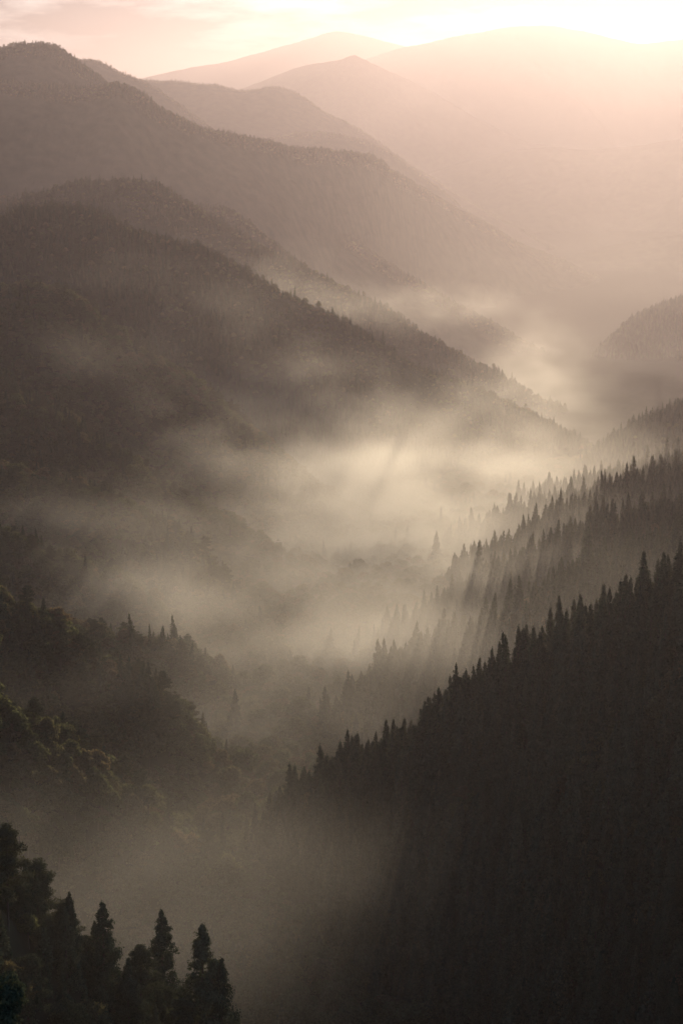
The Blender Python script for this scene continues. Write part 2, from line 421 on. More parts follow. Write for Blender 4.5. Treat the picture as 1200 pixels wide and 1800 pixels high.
def tubes(paths, sides=6):
    """tapered tubes: each path is a list of (x, y, z, radius)"""
    V, Fc, b = [], [], 0
    for p in paths:
        p = np.array(p, float)
        n = len(p)
        for i in range(n):
            t = p[min(i + 1, n - 1), :3] - p[max(i - 1, 0), :3]
            t /= np.linalg.norm(t) + 1e-9
            ref = np.array([1, 0, 0]) if abs(t[0]) < 0.8 else np.array([0, 1, 0])
            u = np.cross(t, ref); u /= np.linalg.norm(u); w = np.cross(t, u)
            for k in range(sides):
                a = 2 * math.pi * k / sides
                V.append(p[i, :3] + p[i, 3] * (math.cos(a) * u + math.sin(a) * w))
        for i in range(n - 1):
            for k in range(sides):
                Fc.append((b + i * sides + k, b + i * sides + (k + 1) % sides, b + (i + 1) * sides + (k + 1) % sides, b + (i + 1) * sides + k))
        b += n * sides
    return np.array(V), np.array(Fc)


def cedar_meshes(name, H, nclump, nleaf, leaf, wide, seed, bare=0.1, knob=1.0):
    r = np.random.default_rng(seed)
    t = bare + (1 - bare) * np.sort(r.uniform(0, 1, nclump) ** 1.25)
    ang = r.uniform(0, 2 * math.pi, nclump)
    lob = 0.80 + 0.26 * np.sin(3 * ang + r.uniform(0, 6) + 9 * t) * r.uniform(0.3, 1) + 0.22 * np.sin(4 * ang - 27 * t)
    env = wide * np.minimum((1 - t) ** 0.82 * 1.1, 0.6 + 1.6 * (t - bare)) * lob
    rad = env * np.sqrt(r.uniform(0.25, 1, nclump))
    cs = (0.20 + 1.0 * (1 - t) ** 0.55) * (wide / 4.2)
    if knob > 1:
        cs = (0.22 + 0.85 * (1 - t) ** 0.5) * knob * r.uniform(.7, 1.2, nclump)          # clump size
    c = np.stack([rad * np.cos(ang), rad * np.sin(ang), t * H - 0.16 * rad], 1)
    out = np.stack([np.cos(ang), np.sin(ang), 0.55 + 0 * ang], 1)
    k = np.repeat(np.arange(nclump), nleaf)
    off = r.normal(size=(len(k), 3)) * cs[k][:, None] * np.array([.42, .42, .5])
    C = c[k] + off
    C[:, 2] = np.minimum(C[:, 2], H * 1.01)
    nr = out[k] + off / cs[k][:, None] * 0.9 + r.normal(size=(len(k), 3)) * 0.5
    V, Fc = cards(C, nr, leaf * ((0.42 + 0.6 * cs[k]) if knob == 1 else np.full(len(k), .9)), 0.75, r)
    # leader shoot
    n2 = max(8, nleaf)
    n2 = min(n2, 14); z = np.linspace(0.93, 1.03, n2) * H
    C2 = np.stack([r.normal(size=n2) * .12, r.normal(size=n2) * .12, z], 1)
    V2, F2 = cards(C2, r.normal(size=(n2, 3)) * [1, 1, .3], np.full(n2, leaf * .6), .6, r)
    crown = np_mesh(name + '_crown', np.vstack([V, V2]), np.vstack([Fc, F2 + len(V)]))
    crown.materials.append(M_CEDAR)
    paths = [[(0, 0, -2.0, .46), (0, 0, 0.5, .38), (0.05, 0, H * .4, .26), (0, .04, H * .75, .14), (0, 0, H * .99, .03)]]
    for i in range(14):
        tt = 0.18 + 0.7 * i / 14; a = i * 2.4; L_ = wide * (1 - tt) ** .7 * .8
        paths.append([(0, 0, tt * H, .06), (L_ * .5 * math.cos(a), L_ * .5 * math.sin(a), tt * H + .1, .045), (L_ * math.cos(a), L_ * math.sin(a), tt * H - .25, .02)])
    tv, tf = tubes(paths, 6)
    trunk = np_mesh(name + '_trunk', tv, tf)
    trunk.materials.append(M_BARK)
    return crown, trunk


def broad_meshes(name, H, W_, nlobe, nleaf, leaf, seed):
    r = np.random.default_rng(seed)
    Vs, Fs, b = [], [], 0
    paths = [[(0, 0, -1.5, .34), (0, 0, .6, .27), (.15, .1, H * .35, .22), (.2, .15, H * .6, .14)]]
    for i in range(nlobe):
        a = i * 2.399 + r.uniform(-.4, .4)
        q = math.sqrt((i + .4) / nlobe)
        rad = W_ * .66 * q * r.uniform(.8, 1.1)
        zc = H * (0.80 - 0.36 * q * q) + r.normal() * .5
        lr = W_ * r.uniform(.30, .46)
        cc = np.array([rad * math.cos(a), rad * math.sin(a), zc])
        n = int(nleaf * (lr / (W_ * .38)) ** 2)
        d = r.normal(size=(n, 3)); d /= np.linalg.norm(d, axis=1, keepdims=True)
        d[:, 2] = np.where(d[:, 2] < -.45, -d[:, 2], d[:, 2])
        bump = 0.86 + .22 * np.sin(4.1 * d[:, 0] + i) * np.sin(3.7 * d[:, 1] + 2 * i) + .1 * np.sin(9 * d[:, 2] + 5 * d[:, 0])
        C = cc + d * (lr * bump * r.uniform(.62, 1.12, n))[:, None] * np.array([1, 1, .78])
        V, Fc = cards(C, d + r.normal(size=(n, 3)) * .55, np.full(n, leaf), .8, r)
        Vs.append(V); Fs.append(Fc + b); b += len(V)
        paths.append([(.2, .15, H * .42, .12), (cc[0] * .5, cc[1] * .5, H * .55, .09), (cc[0], cc[1], cc[2] - .2, .04)])
    crown = np_mesh(name + '_crown', np.vstack(Vs), np.vstack(Fs))
    crown.materials.append(M_BROAD)
    tv, tf = tubes(paths, 6)
    trunk = np_mesh(name + '_trunk', tv, tf)
    trunk.materials.append(M_BARK)
    return crown, trunk


def pine_meshes(name, H, W_, ntier, nleaf, leaf, seed):
    r = np.random.default_rng(seed)
    lean = r.uniform(-.8, .8, 2)
    Vs, Fs, b = [], [], 0
    paths = [[(0, 0, -1.5, .30), (0, 0, .5, .25), (lean[0] * .5, lean[1] * .5, H * .5, .17), (lean[0], lean[1], H * .97, .05)]]
    for i in range(ntier):
        t = 0.38 + .62 * (i / (ntier - 1)) ** .9
        nb = 1 if i == ntier - 1 else r.integers(2, 5)
        a0 = r.uniform(0, 6.28)
        for k in range(nb):
            a = a0 + k * 6.28 / nb + r.uniform(-.5, .5)
            L_ = 0 if i == ntier - 1 else W_ * (1.12 - t) * r.uniform(.7, 1.35) * 1.3
            base = np.array([lean[0] * t, lean[1] * t, t * H])
            tip = base + np.array([L_ * math.cos(a), L_ * math.sin(a), .12 * L_ - .2])
            paths.append([(*base, .07), (*(base * .4 + tip * .6 - [0, 0, .15]), .05), (*tip, .02)])
            for q in range(3 if L_ else 1):
                cc = base + (tip - base) * (1 - .3 * q) + r.normal(size=3) * .25
                rx = W_ * .34 * (1.25 - .5 * t) * r.uniform(.8, 1.2)
                d = r.normal(size=(nleaf, 3)); d /= np.linalg.norm(d, axis=1, keepdims=True)
                C = cc + d * np.array([rx, rx, rx * .36]) * r.uniform(.45, 1.05, (nleaf, 1))
                V, Fc = cards(C, d * [.6, .6, 1.2] + [0, 0, .4] + r.normal(size=(nleaf, 3)) * .5, np.full(nleaf, leaf), .42, r)
                Vs.append(V); Fs.append(Fc + b); b += len(V)
    crown = np_mesh(name + '_crown', np.vstack(Vs), np.vstack(Fs))
    crown.materials.append(M_PINE)
    tv, tf = tubes(paths, 6)
    trunk = np_mesh(name + '_trunk', tv, tf)
    trunk.materials.append(M_BARK)
    return crown, trunk


# per kind: plain variants (seen from far) and fine variants (for the nearest trees)
PLAIN = dict(
    cedar=[cedar_meshes('cedar', 22, 240, 8, 1.0, 4.5, 1), cedar_meshes('cedar', 24, 250, 8, 1.0, 4.1, 2), cedar_meshes('cedar', 20, 220, 8, 1.0, 4.8, 3), cedar_meshes('cedar', 25, 240, 8, .95, 3.8, 4), cedar_meshes('cedar', 17, 200, 8, .95, 4.0, 5)],
    broadleaf=[broad_meshes('broadleaf', 12, 5.0, 11, 190, .72, 11), broad_meshes('broadleaf', 14, 5.6, 13, 190, .75, 12), broad_meshes('broadleaf', 10, 4.4, 9, 180, .7, 13), broad_meshes('broadleaf', 15, 4.8, 12, 190, .72, 14)],
    pine=[pine_meshes('pine', 16, 4.6, 7, 60, .75, 21), pine_meshes('pine', 18, 4.8, 8, 60, .75, 22), pine_meshes('pine', 14, 4.4, 6, 60, .75, 23)])
FINE = dict(
    cedar=[cedar_meshes('cedar', 24, 250, 66, .44, 6.3, 31, knob=1.1), cedar_meshes('cedar', 22, 240, 66, .44, 5.6, 32, knob=1.1), cedar_meshes('cedar', 26, 260, 66, .44, 6.0, 33, knob=1.1)],
    broadleaf=[broad_meshes('broadleaf', 12, 5.0, 14, 620, .40, 41), broad_meshes('broadleaf', 14, 5.4, 16, 620, .42, 42), broad_meshes('broadleaf', 10, 4.4, 13, 560, .38, 43)],
    pine=[pine_meshes('pine', 16, 4.6, 8, 230, .42, 51), pine_meshes('pine', 18, 5.0, 9, 230, .42, 52)])
NAMES = dict(cedar='cedar_tree', broadleaf='broadleaf_tree', pine='pine_tree')

# ------------------------------------------------------------------ where the trees stand
bv, bf, off = [], [], 0
for r_ in RIDGES:
    bv.append(r_.V); bf.append(r_.f + off); off += len(r_.V)
bv.append(gV); bf.append(gf + off)
BVH = BVHTree.FromPolygons(np.vstack(bv).tolist(), np.vstack(bf).tolist())
EYE = Vector((0, 0, CZ))


def project(P):
    d = P - np.array([0, 0, CZ])
    c, s = math.cos(PITCH), math.sin(PITCH)
    depth = d[:, 1] * c - d[:, 2] * s
    up = d[:, 1] * s + d[:, 2] * c
    return 600 + F_PX * d[:, 0] / depth, 900 - F_PX * up / depth, depth


def top_height(x, y, skip=None):
    z = floor_z(x, y)
    for r in RIDGES:
        if r is skip: continue
        z = np.maximum(z, r.h(x, y))
    return z


def seen(P, lift=0.0):
    ok = np.ones(len(P), bool)
    for i, p in enumerate(P):
        v = Vector(p) + Vector((0, 0, lift)) - EYE
        dist = v.length
        hit = BVH.ray_cast(EYE, v / dist, dist - 6.0)
        if hit[0] is not None:
            ok[i] = False
    return ok


trees = {k: [] for k in NAMES}           # rows: x, y, z, size, depth, ridge number, distance behind crest


def plant(ri, x, y, z, mix, d0):
    kinds = list(mix); pr = np.array([mix[k] for k in kinds]); pr /= pr.sum()
    # kinds come in drifts
    f = fbm(x / 45, y / 45, 60 + ri, 2) * .55 + rng.uniform(0, 1, len(x)) * .45
    rank = np.argsort(np.argsort(f)) / max(1, len(f))
    pick = np.searchsorted(np.cumsum(pr), rank).clip(0, len(kinds) - 1)
    size = np.where(rng.uniform(0, 1, len(x)) < .12, 1.2, 1.0) * rng.uniform(.50, 1.14, len(x)) * (0.78 + .44 * fbm(x / 40, y / 40, 7, 2))
    if mix is FARMIX:
        size = size * .62
        size = np.where((np.abs(x - 86) < 26) & (np.abs(y - 2280) < 60), size * .45, size)      # trees shrunk here to weaken a dark shadow streak in the mist
    if ri < 99 and RIDGES[ri].zone in ('the near right hillside', 'the toothed dark spur', 'the ray lit spur'):
        size = size * .90
    if ri < 99 and RIDGES[ri].zone == 'the near left bank':
        size = size * .78
    if ri < 99 and RIDGES[ri].zone in ('the far right knoll', 'the grey right hill'):
        size = size * .72
    for j, k in enumerate(kinds):
        m = pick == j
        if k == 'cedar' and 'broadleaf' in mix and mix['broadleaf'] > .2 and mix is not FARMIX:
            size = size * .78
        for row in np.stack([x, y, z, size, d0, np.full(len(x), ri)], 1)[m]:
            trees[k].append(row)


def scatter(ri, x, y, h, mix, yc):
    px, py, dep = project(np.stack([x, y, h + 12], 1))
    m = (px > -90) & (px < 1290) & (py > -60) & (py < 1990)
    x, y, h, dep, yc = x[m], y[m], h[m], dep[m], yc[m]
    if len(x) == 0: return
    ok = seen(np.stack([x, y, h + 14], 1), 10)
    plant(ri, x[ok], y[ok], h[ok], mix, dep[ok])


for ri, r in enumerate(RIDGES):
    if r.mix is None: continue
    sp = r.spacing
    gx = np.arange(max(r.x0, -.2 * r.dm - 60), min(r.x1, .2 * r.dm + 60), sp)
    gv = np.arange(-(r.band or r.lf * .98), min(r.lb, 45 + .03 * r.dm), sp)
    X, Vv = np.meshgrid(gx, gv)
    X = (X + rng.uniform(-.45, .45, X.shape) * sp).ravel()
    yc, zc = r.crest(X)
    Y = yc + (Vv + rng.uniform(-.45, .45, Vv.shape) * sp).ravel()
    H_ = r.h(X, Y)
    m = H_ >= top_height(X, Y, r) - .5
    scatter(ri, X[m], Y[m], H_[m], r.mix, yc[m])
# the valley floor
sp = 5.6
X, Y = np.meshgrid(np.arange(-260, 420, sp), np.arange(380, 2500, sp))
X = (X + rng.uniform(-.45, .45, X.shape) * sp).ravel(); Y = (Y + rng.uniform(-.45, .45, Y.shape) * sp).ravel()
fz_ = floor_z(X, Y)
m = (fz_ >= top_height(X, Y)) & (np.abs(X) < .2 * Y + 30)
scatter(99, X[m], Y[m], fz_[m], dict(broadleaf=.965, cedar=.035), Y[m])
print('TREES', {k: len(v) for k, v in trees.items()})

# ------------------------------------------------------------------ single trees: the 300 of each kind that show largest
TREE_PARTS = {}


def make_tree(kind, crown, trunk, loc, size, rot, label, group=None):
    """an Empty at the foot of the tree that parents its crown and trunk"""
    name = NAMES[kind]
    e = bpy.data.objects.new(name, None)
    e.empty_display_size = 2
    COL.objects.link(e)
    e.location = loc
    e.rotation_euler = (0, 0, rot)
    e.scale = size if hasattr(size, '__len__') else (size,) * 3
    tag(e, label, kind if kind != 'broadleaf' else 'broadleaf tree', group)
    for nm, me in (('crown', crown), ('trunk', trunk)):
        key = (nm, me.name)
        if key in TREE_PARTS:
            c = TREE_PARTS[key].copy()
        else:
            c = TREE_PARTS[key] = bpy.data.objects.new(nm, me)
        COL.objects.link(c)
        c.parent = e
    return e


# trees the photograph singles out: pixel of the tip, pixel row of the foot, distance
HERO = [
    ('cedar', 355, 1614, 349, 29, 1.1, 0, 'tallest dark cedar with a knobbly spire at the bottom of the view'),
    ('cedar', 388, 1676, 351, 25, 1.0, 1, 'shorter cedar pressed against the right side of the tallest spire'),
    ('cedar', 284, 1590, 372, 27, 1.1, 2, 'half misty cedar just left of the tallest spire at the bottom'),
    ('cedar', 180, 1578, 338, 24, 1.1, 1, 'ragged dark cedar rising over the near left bank'),
    ('cedar', 232, 1100, 1010, 17, 1.0, 0, 'small pointed cedar alone on the hazy sunlit bench'),
    ('cedar', 413, 1208, 960, 24, .9, 2, 'lone narrow cedar standing over pale broadleaf crowns in the valley'),
    ('cedar', 356, 1200, 880, 19, 1.1, 1, 'blunt cedar beside the lone narrow one in the valley haze'),
    ('cedar', 155, 1140, 840, 9, 1.0, 0, 'tiny dark cedar tip on the edge of the knobbly hillside'),
    ('cedar', 543, 1228, 1010, 26, 1.0, 1, 'ghostly tall cedar standing out of the mist below the ray lit spur'),
    ('cedar', 510, 1170, 1100, 25, 1.0, 0, 'hazy cedar at the foot of the ray lit spur'),
    ('cedar', 448, 1408, 742, 20, 1.0, 1, 'slim cedar at the low tip of the near right hillside'),
    ('cedar', 985, 860, 1385, 25, 1.1, 0, 'tallest cedar of the dense dark clump on its spur'),
    ('cedar', 969, 876, 1383, 22, 1.1, 1, 'left shoulder cedar of the dense dark clump'),
    ('cedar', 1010, 866, 1386, 24, 1.0, 2, 'slender cedar on the right end of the dense dark clump'),
    ('cedar', 996, 872, 1381, 22, 1.1, 1, 'middle cedar inside the dense dark clump'),
    ('cedar', 978, 872, 1378, 22, 1.1, 2, 'front cedar of the dense dark clump'),
    ('cedar', 1003, 876, 1379, 21, 1.1, 0, 'lowest cedar inside the dense dark clump'),
    ('cedar', 816, 910, 1590, 26, 1.0, 1, 'lone ghostly cedar spire in the bright mist'),
    ('cedar', 767, 932, 1500, 26, 1.1, 2, 'palest cedar spire fading out left of the lone ghostly one'),
    ('cedar', 1062, 940, 955, 20, 1.0, 0, 'tooth like cedar jutting from the dark spur'),
    ('cedar', 868, 1052, 950, 24, 1.1, 1, 'broad dark cedar jutting from the toothed spur'),
    ('pine', 8, 1440, 318, 18, .8, 0, 'layered dark pine cut by the left frame edge at the bottom'),
    ('pine', 66, 1506, 338, 15, 1.0, 1, 'loose topped pine leaning out of the near left bank'),
    ('pine', 244, 1648, 346, 13, 1.0, 0, 'bushy pale pine beside the half misty cedar'),
    ('pine', 112, 1082, 835, 13, 1.1, 1, 'spreading pine on the shoulder of the knobbly hillside'),
    ('pine', 86, 1074, 830, 12, 1.0, 0, 'rounder pine next to the spreading pine on the hillside'),
    ('pine', 318, 1116, 1015, 17, 1.1, 1, 'star shaped pine rising from the hazy bench'),
    ('pine', 372, 684, 1790, 16, 1.2, 0, 'flat layered pine on the edge of the shadowed left spur'),
    ('cedar', 693, 600, 2310, 14, .8, 0, 'tiny spiky cedar on the crest of the long mid spur'),
]
hero_xy = []
for kind, px, py, Y, H_, wide, vi, label in HERO:
    tip = at(px, py, Y)
    zg = float(top_height(np.array([tip[0]]), np.array([tip[1]]))[0])
    var = FINE if Y < 520 else PLAIN
    crown, trunk = var[kind][vi % len(var[kind])]
    h0 = max(v.co.z for v in crown.vertices)
    print('HERO %s tip above ground %.1f' % (label[:40], tip[2] - zg))
    hh = min(max(tip[2] - zg, H_ * .7), H_ * 1.35)
    s = hh / h0
    sw = (H_ / h0 * .5 + s * .5) * wide
    make_tree(kind, crown, trunk, (tip[0], tip[1], zg - .3), (sw, sw, s), rng.uniform(0, 6.28), label)
    hero_xy.append((tip[0], tip[1]))
for px_, py_, Y_b, s_b, lab_ in ((2, 1700, 69, .56, 'black close bush poking into the bottom left corner'),):
    tip = at(px_, py_, Y_b)
    zg = float(top_height(np.array([tip[0]]), np.array([tip[1]]))[0])
    crown, trunk = FINE['pine'][0]
    h0 = max(v.co.z for v in crown.vertices)
    make_tree('pine', crown, trunk, (tip[0], tip[1], zg - .2), (s_b * .62, s_b * .62, (tip[2] - zg) / h0), 1.0, lab_)
    print('BUSH', tip[2] - zg)
hero_xy = np.array(hero_xy)

TINT = {'cedar': 'cedar', 'broadleaf': 'rounded broadleaf tree', 'pine': 'layered pine'}
rest = {}
for kind, rows in trees.items():
    A = np.array(rows)
    dd = np.min(np.hypot(A[:, None, 0] - hero_xy[None, :, 0], A[:, None, 1] - hero_xy[None, :, 1]), axis=1)
    A = A[dd > 3.0]
    order = np.argsort(A[:, 4] / A[:, 3])
    A = A[order]
    n1 = 300 - sum(1 for h in HERO if h[0] == kind)
    px, py, dep = project(A[:, :3] + np.array([0, 0, 9.0]))
    inside = (px > 4) & (px < 1196) & (py > 4) & (py < 1796)
    inside &= np.cumsum(inside) <= n1 * 2
    cand = np.where(inside)[0]
    vis = seen(A[cand, :3] + np.array([0, 0, 11.0]))
    cand = cand[vis][:n1]
    sel = np.zeros(len(A), bool); sel[cand] = True
    for row in A[sel]:
        x, y, z, size, dep_, ri = row
        var = FINE if dep_ < 520 else PLAIN
        crown, trunk = var[kind][rng.integers(len(var[kind]))]
        zone = RIDGES[int(ri)].zone if ri < 99 else 'the valley floor'
        place = ''
        if ri < 99 and abs(y - RIDGES[int(ri)].crest(x)[0]) < 11:
            place = 'the crest of '
        elif ri < 99:
            place = 'the face of '
        zone = place + zone
        lab = {'cedar': 'dark pointed cedar in the stand on ', 'broadleaf': 'round crowned broadleaf tree in the woods on ', 'pine': 'layered pine among the woods on '}[kind] + zone
        make_tree(kind, crown, trunk, (x, y, z - .3), size, rng.uniform(0, 6.28), lab, {'cedar': 'cedars on ', 'broadleaf': 'broadleaf trees on ', 'pine': 'pines on '}[kind] + zone)
    rest[kind] = A[~sel]

# ------------------------------------------------------------------ the rest of the woods, one object for each kind of tree
def forest(name, kind, A, label):
    n = len(A)
    me = bpy.data.meshes.new(name)
    me.vertices.add(n)
    me.vertices.foreach_set('co', (A[:, :3] - np.array([0, 0, .3])).astype(np.float32).ravel())
    at_i = me.attributes.new('variant', 'INT', 'POINT'); at_i.data.foreach_set('value', rng.integers(0, len(PLAIN[kind]), n).astype(np.int32))
    at_r = me.attributes.new('turn', 'FLOAT_VECTOR', 'POINT')
    rot = np.zeros((n, 3), np.float32); rot[:, 2] = rng.uniform(0, 6.28, n); rot[:, :2] = rng.normal(size=(n, 2)) * .045
    at_r.data.foreach_set('vector', rot.ravel())
    at_s = me.attributes.new('size', 'FLOAT_VECTOR', 'POINT')
    sc = np.repeat(A[:, 3:4], 3, 1) * rng.uniform(.85, 1.2, (n, 3)); sc[:, 0] *= 1.12; sc[:, 1] = sc[:, 0]
    at_s.data.foreach_set('vector', sc.astype(np.float32).ravel())
    o = bpy.data.objects.new(name, me)
    COL.objects.link(o)
    tag(o, label, 'forest', kind='stuff')
    g = bpy.data.node_groups.new(name, 'GeometryNodeTree')
    g.interface.new_socket('Geometry', in_out='INPUT', socket_type='NodeSocketGeometry')
    g.interface.new_socket('Geometry', in_out='OUTPUT', socket_type='NodeSocketGeometry')
    N = g.nodes; K = g.links.new
    gin, gout = N.new('NodeGroupInput'), N.new('NodeGroupOutput')
    join = N.new('GeometryNodeJoinGeometry')
    for i in range(len(PLAIN[kind]) - 1, -1, -1):
        crown, trunk = PLAIN[kind][i]
        tj = N.new('GeometryNodeJoinGeometry')
        for nm, pm in (('trunk', trunk), ('crown', crown)):
            key = (nm, pm.name)
            if key not in TREE_PARTS:
                TREE_PARTS[key] = bpy.data.objects.new(nm, pm)
            oi = N.new('GeometryNodeObjectInfo'); oi.transform_space = 'ORIGINAL'
            oi.inputs['Object'].default_value = TREE_PARTS[key]
            K(oi.outputs['Geometry'], tj.inputs[0])
        gi_ = N.new('GeometryNodeGeometryToInstance')
        K(tj.outputs[0], gi_.inputs[0]); K(gi_.outputs[0], join.inputs[0])
    iop = N.new('GeometryNodeInstanceOnPoints')

    def attr(nm, typ):
        a = N.new('GeometryNodeInputNamedAttribute'); a.data_type = typ
        a.inputs['Name'].default_value = nm
        return a.outputs['Attribute']
    K(gin.outputs[0], iop.inputs['Points']); K(join.outputs[0], iop.inputs['Instance'])
    iop.inputs['Pick Instance'].default_value = True
    K(attr('variant', 'INT'), iop.inputs['Instance Index'])
    K(attr('turn', 'FLOAT_VECTOR'), iop.inputs['Rotation'])
    K(attr('size', 'FLOAT_VECTOR'), iop.inputs['Scale'])
    K(iop.outputs[0], gout.inputs[0])
    md = o.modifiers.new('trees', 'NODES'); md.node_group = g
    return o


forest('cedar_forest', 'cedar', rest['cedar'], 'dense dark cedar forest covering the right slopes')
forest('broadleaf_forest', 'broadleaf', rest['broadleaf'], 'mixed broadleaf woodland covering the left slopes and valley floor')
forest('pine_forest', 'pine', rest['pine'], 'scattered layered pines through the left woodland')

# ------------------------------------------------------------------ haze: thin even air round everything
def box(name, x0, x1, y0, y1, z0, z1):
    V = [(x, y, z) for z in (z0, z1) for y in (y0, y1) for x in (x0, x1)]
    Fc = [(0, 2, 3, 1), (4, 5, 7, 6), (0, 1, 5, 4), (2, 6, 7, 3), (0, 4, 6, 2), (1, 3, 7, 5)]
    me = np_mesh(name, V, Fc)
    o = bpy.data.objects.new(name, me)
    COL.objects.link(o)
    return o


hz = box('haze', -46000, 46000, -500, 91000, -200, 1560)
m, N, K = mat('haze')
out = N.new('ShaderNodeOutputMaterial')
pv = N.new('ShaderNodeVolumePrincipled')
pv.inputs['Color'].default_value = (0.258, 0.243, 0.282, 1)
pv.inputs['Density'].default_value = 6.2e-5
pv.inputs['Anisotropy'].default_value = 0.70
K(pv.outputs[0], out.inputs['Volume'])
hz.data.materials.append(m)
tag(hz, 'thin warm haze filling the air over the whole valley', 'haze', kind='stuff')

# ------------------------------------------------------------------ mist: fog lying on the valley floor, thicker low down and torn into wisps
mme = np_mesh('mist', [(0, 1000, 300), (1, 1000, 300), (1, 1001, 300), (0, 1001, 300)], [(0, 1, 2, 3)])
mo = bpy.data.objects.new('mist', mme)
COL.objects.link(mo)
tag(mo, 'bright morning mist lying along the valley floor in torn wisps', 'mist', kind='stuff')
m, N, K = mat('mist')
out = N.new('ShaderNodeOutputMaterial')
pv = N.new('ShaderNodeVolumePrincipled')
pv.inputs['Color'].default_value = (0.490, 0.516, 0.520, 1)
pv.inputs['Anisotropy'].default_value = 0.70
pv.inputs['Density'].default_value = 0.0115
K(pv.outputs[0], out.inputs['Volume'])
M_MIST = m
M_MIST.cycles.volume_step_rate = 3.0
mo.data.materials.append(m)

g = bpy.data.node_groups.new('mist', 'GeometryNodeTree')
g.interface.new_socket('Geometry', in_out='INPUT', socket_type='NodeSocketGeometry')
g.interface.new_socket('Geometry', in_out='OUTPUT', socket_type='NodeSocketGeometry')
N = g.nodes
K = g.links.new
gout = N.new('NodeGroupOutput')


def link_or_set(v, sock):
    if v is None: return
    if hasattr(v, 'is_output'): K(v, sock)
    else: sock.default_value = v


def math_(op, a, b=None, c=None):
    n = N.new('ShaderNodeMath'); n.operation = op
    for i, v in enumerate((a, b, c)):
        link_or_set(v, n.inputs[i])
    return n.outputs[0]


def vec(op, a, b=None):
    n = N.new('ShaderNodeVectorMath'); n.operation = op
    for i, v in enumerate((a, b)):
        link_or_set(v, n.inputs[i])
    return n


def ramp(v, f0, f1, t0=0.0, t1=1.0, smooth=True):
    n = N.new('ShaderNodeMapRange')
    n.interpolation_type = 'SMOOTHSTEP' if smooth else 'LINEAR'
    for nm, q in (('From Min', f0), ('From Max', f1), ('To Min', t0), ('To Max', t1)):
        n.inputs[nm].default_value = q
    K(v, n.inputs['Value'])
    return n.outputs[0]


def noise(p, size, detail, rough=.5, dist=0.0):
    q = vec('DIVIDE', p, size).outputs[0]
    n = N.new('ShaderNodeTexNoise'); n.inputs['Scale'].default_value = 1.0
    n.inputs['Detail'].default_value = detail; n.inputs['Roughness'].default_value = rough; n.inputs['Distortion'].default_value = dist
    K(q, n.inputs['Vector'])
    return n.outputs[0]


pos = N.new('GeometryNodeInputPosition').outputs[0]
sx = N.new('ShaderNodeSeparateXYZ'); K(pos, sx.inputs[0])
X_, Y_, Z_ = sx.outputs
hgt = math_('SUBTRACT', Z_, math_('MULTIPLY_ADD', Y_, -0.05, CZ - 312 + 0.05 * 650))
wisp = ramp(noise(pos, (180, 230, 80), 4.0, .52, .3), 0.37, 0.66)
fine = ramp(noise(pos, (62, 90, 30), 4.0, .56, .5), 0.32, 0.68, .15, 1.5)
# noise raises and lowers the top of the fog
hh = math_('SUBTRACT', hgt, math_('MULTIPLY', math_('SUBTRACT', wisp, 0.5), 60))
fall = math_('EXPONENT', math_('MULTIPLY', math_('MAXIMUM', hh, 0), -1 / 38))
edge = ramp(hgt, 185, 120)
along = ramp(Y_, 950, 1650, .07, 1.0, False)
side = ramp(math_('SUBTRACT', X_, math_('MULTIPLY_ADD', Y_, 0.125, -130)), -110, 70, .07, 1.0)
far = ramp(Y_, 1620, 2300, 1.0, .11)
right = ramp(math_('MULTIPLY_ADD', wisp, 130, math_('SUBTRACT', X_, math_('MULTIPLY_ADD', Y_, 0.125, -130))), 80, 290, 1.0, .14)
dens = math_('MULTIPLY_ADD', wisp, 0.85, 0.15)
for q in (fall, edge, along, side, far, right, fine):
    dens = math_('MULTIPLY', dens, q)


def patch(c, r, a):
    """a local bank of mist: centre, half sizes, density"""
    q = vec('DIVIDE', vec('SUBTRACT', pos, tuple(c)).outputs[0], r).outputs[0]
    e = math_('EXPONENT', math_('MULTIPLY', vec('DOT_PRODUCT', q, q).outputs['Value'], -1.0))
    return math_('MULTIPLY', math_('MULTIPLY', e, math_('MULTIPLY', math_('MULTIPLY_ADD', wisp, 0.7, 0.3), fine)), a / 0.013)


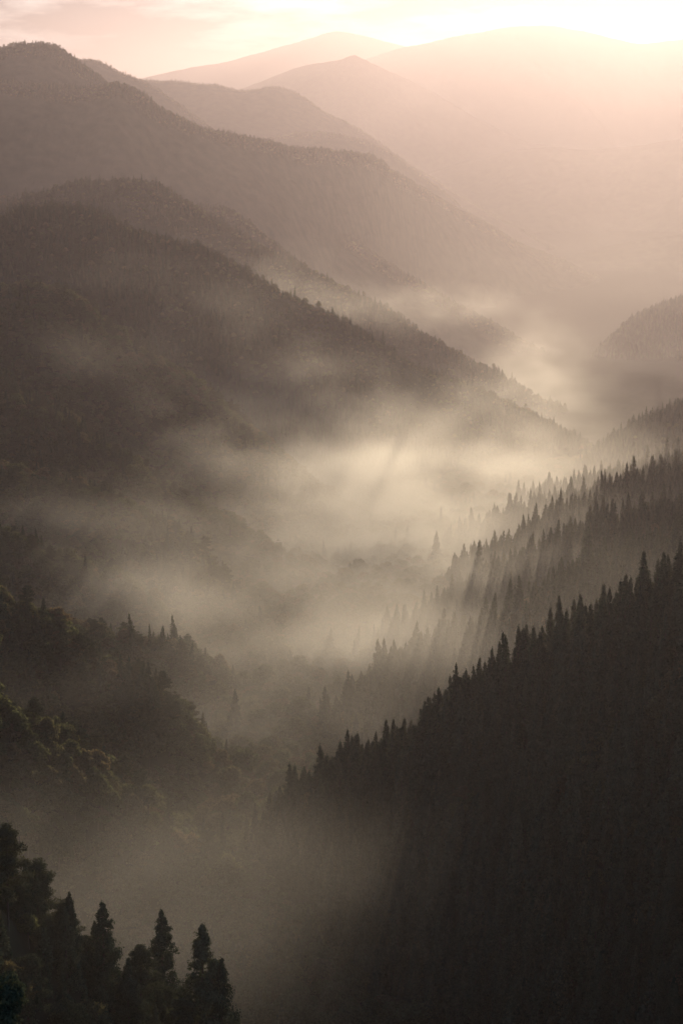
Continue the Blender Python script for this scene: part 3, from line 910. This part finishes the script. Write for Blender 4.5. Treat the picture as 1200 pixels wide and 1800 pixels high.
PATCHES = (
    (at(280, 1065, 1090), (85, 65, 26), 0.0120),     # over the sunlit bench
    (at(260, 1575, 535), (70, 60, 22), 0.0062),      # behind the near bank
    (at(100, 1650, 290), (50, 80, 60), 0.00038),
    (at(430, 1450, 800), (34, 50, 16), 0.0028),      # at the low tip of the near right hillside
    (at(720, 545, 2900), (120, 90, 30), 0.0034),    # behind the long mid spur
    (at(350, 450, 2700), (160, 90, 28), 0.0007),
    (at(510, 520, 2720), (120, 90, 28), 0.0015),
    (at(200, 530, 2010), (210, 80, 44), 0.0009),
    (at(110, 640, 1650), (120, 55, 34), 0.0007),
    (at(520, 720, 2010), (90, 70, 40), 0.0038),       # between the left spurs
    (at(400, 700, 2000), (110, 60, 30), 0.003),
    (at(290, 800, 1640), (90, 45, 26), 0.0034),
    (at(180, 700, 1680), (80, 40, 18), 0.0018),
    (at(420, 900, 1420), (80, 50, 28), 0.0014),
    (at(240, 920, 1240), (90, 35, 18), 0.0030),
    (at(60, 900, 1240), (60, 35, 18), 0.0012),
    (at(80, 1215, 740), (60, 30, 13), 0.0014),
    (at(630, 930, 1750), (115, 130, 62), 0.018),     # the bright heart of the valley
    (at(665, 965, 1500), (78, 90, 46), 0.0120),
    (at(520, 1090, 1350), (90, 90, 40), 0.0030),
    (at(640, 800, 2000), (160, 150, 50), 0.0004),
    (at(900, 1010, 1120), (120, 44, 13), 0.0115),    # among the right spurs, below the treetops
    (at(680, 1130, 1110), (70, 44, 14), 0.0085),
    (at(1010, 935, 1340), (110, 42, 14), 0.0085),
    (at(1080, 890, 1270), (90, 40, 14), 0.0022),
    (at(790, 1130, 925), (120, 36, 14), 0.0052),
    (at(900, 1120, 800), (110, 60, 15), 0.0024),
    (at(430, 1330, 900), (45, 70, 24), 0.0034),
    (at(470, 1220, 1050), (55, 60, 26), 0.0040),
    (at(640, 1285, 820), (70, 50, 15), 0.0026),
    (at(1120, 985, 780), (60, 60, 15), 0.0016),
)
for c, r, a in PATCHES:
    dens = math_('ADD', dens, patch(c, r, a))
dens = math_('MAXIMUM', math_('SUBTRACT', dens, 0.006), 0.0)
veil = math_('MULTIPLY', math_('MULTIPLY', ramp(Y_, 900, 500), ramp(Y_, 160, 230)), 0.0012)      # a thin veil over the near gully
dens = math_('ADD', dens, veil)


def fog_box(field, lo, hi, res):
    vc = N.new('GeometryNodeVolumeCube')
    K(field, vc.inputs['Density'])
    vc.inputs['Background'].default_value = 0.0
    vc.inputs['Min'].default_value = lo
    vc.inputs['Max'].default_value = hi
    for ax, n in zip('XYZ', res):
        vc.inputs['Resolution ' + ax].default_value = n
    sm_ = N.new('GeometryNodeSetMaterial'); sm_.inputs['Material'].default_value = M_MIST
    K(vc.outputs[0], sm_.inputs[0])
    return sm_.outputs[0]


K(fog_box(dens, (-460, 150, 130), (980, 3980, 650), (180, 420, 72)), gout.inputs[0])
md = mo.modifiers.new('mist', 'NODES'); md.node_group = g

# thin mist pooled in the far valley, between the long shoulder and the hazy mountains
mo2 = bpy.data.objects.new('mist', np_mesh('far_mist', [(0, 5000, 300), (1, 5000, 300), (1, 5001, 300), (0, 5001, 300)], [(0, 1, 2, 3)]))
COL.objects.link(mo2)
tag(mo2, 'thin lavender mist pooled in the far valley below the long shoulder', 'mist', kind='stuff')
g2 = bpy.data.node_groups.new('far_mist', 'GeometryNodeTree')
g2.interface.new_socket('Geometry', in_out='OUTPUT', socket_type='NodeSocketGeometry')
N = g2.nodes
K = g2.links.new
gout = N.new('NodeGroupOutput')
pos = N.new('GeometryNodeInputPosition').outputs[0]
sx = N.new('ShaderNodeSeparateXYZ'); K(pos, sx.inputs[0])
X_, Y_, Z_ = sx.outputs
w2 = ramp(noise(pos, (700, 900, 160), 4.0, .5, .6), 0.35, 0.68, .45, 1.25)
f2 = math_('EXPONENT', math_('MULTIPLY', math_('MAXIMUM', math_('SUBTRACT', Z_, 260), 0), -1 / 170))
f2 = math_('MULTIPLY', math_('MULTIPLY', f2, w2), math_('MULTIPLY', ramp(Y_, 4000, 4300), ramp(Y_, 7200, 5600)))
f2 = math_('MULTIPLY', math_('MULTIPLY', f2, math_('MULTIPLY', ramp(Z_, 950, 700), ramp(X_, -500, 800, .15, 1.0))), 0.0062)
K(fog_box(f2, (-1400, 3990, -60), (2600, 9500, 960), (100, 140, 40)), gout.inputs[0])
mo2.data.materials.append(M_MIST)
md = mo2.modifiers.new('mist', 'NODES'); md.node_group = g2
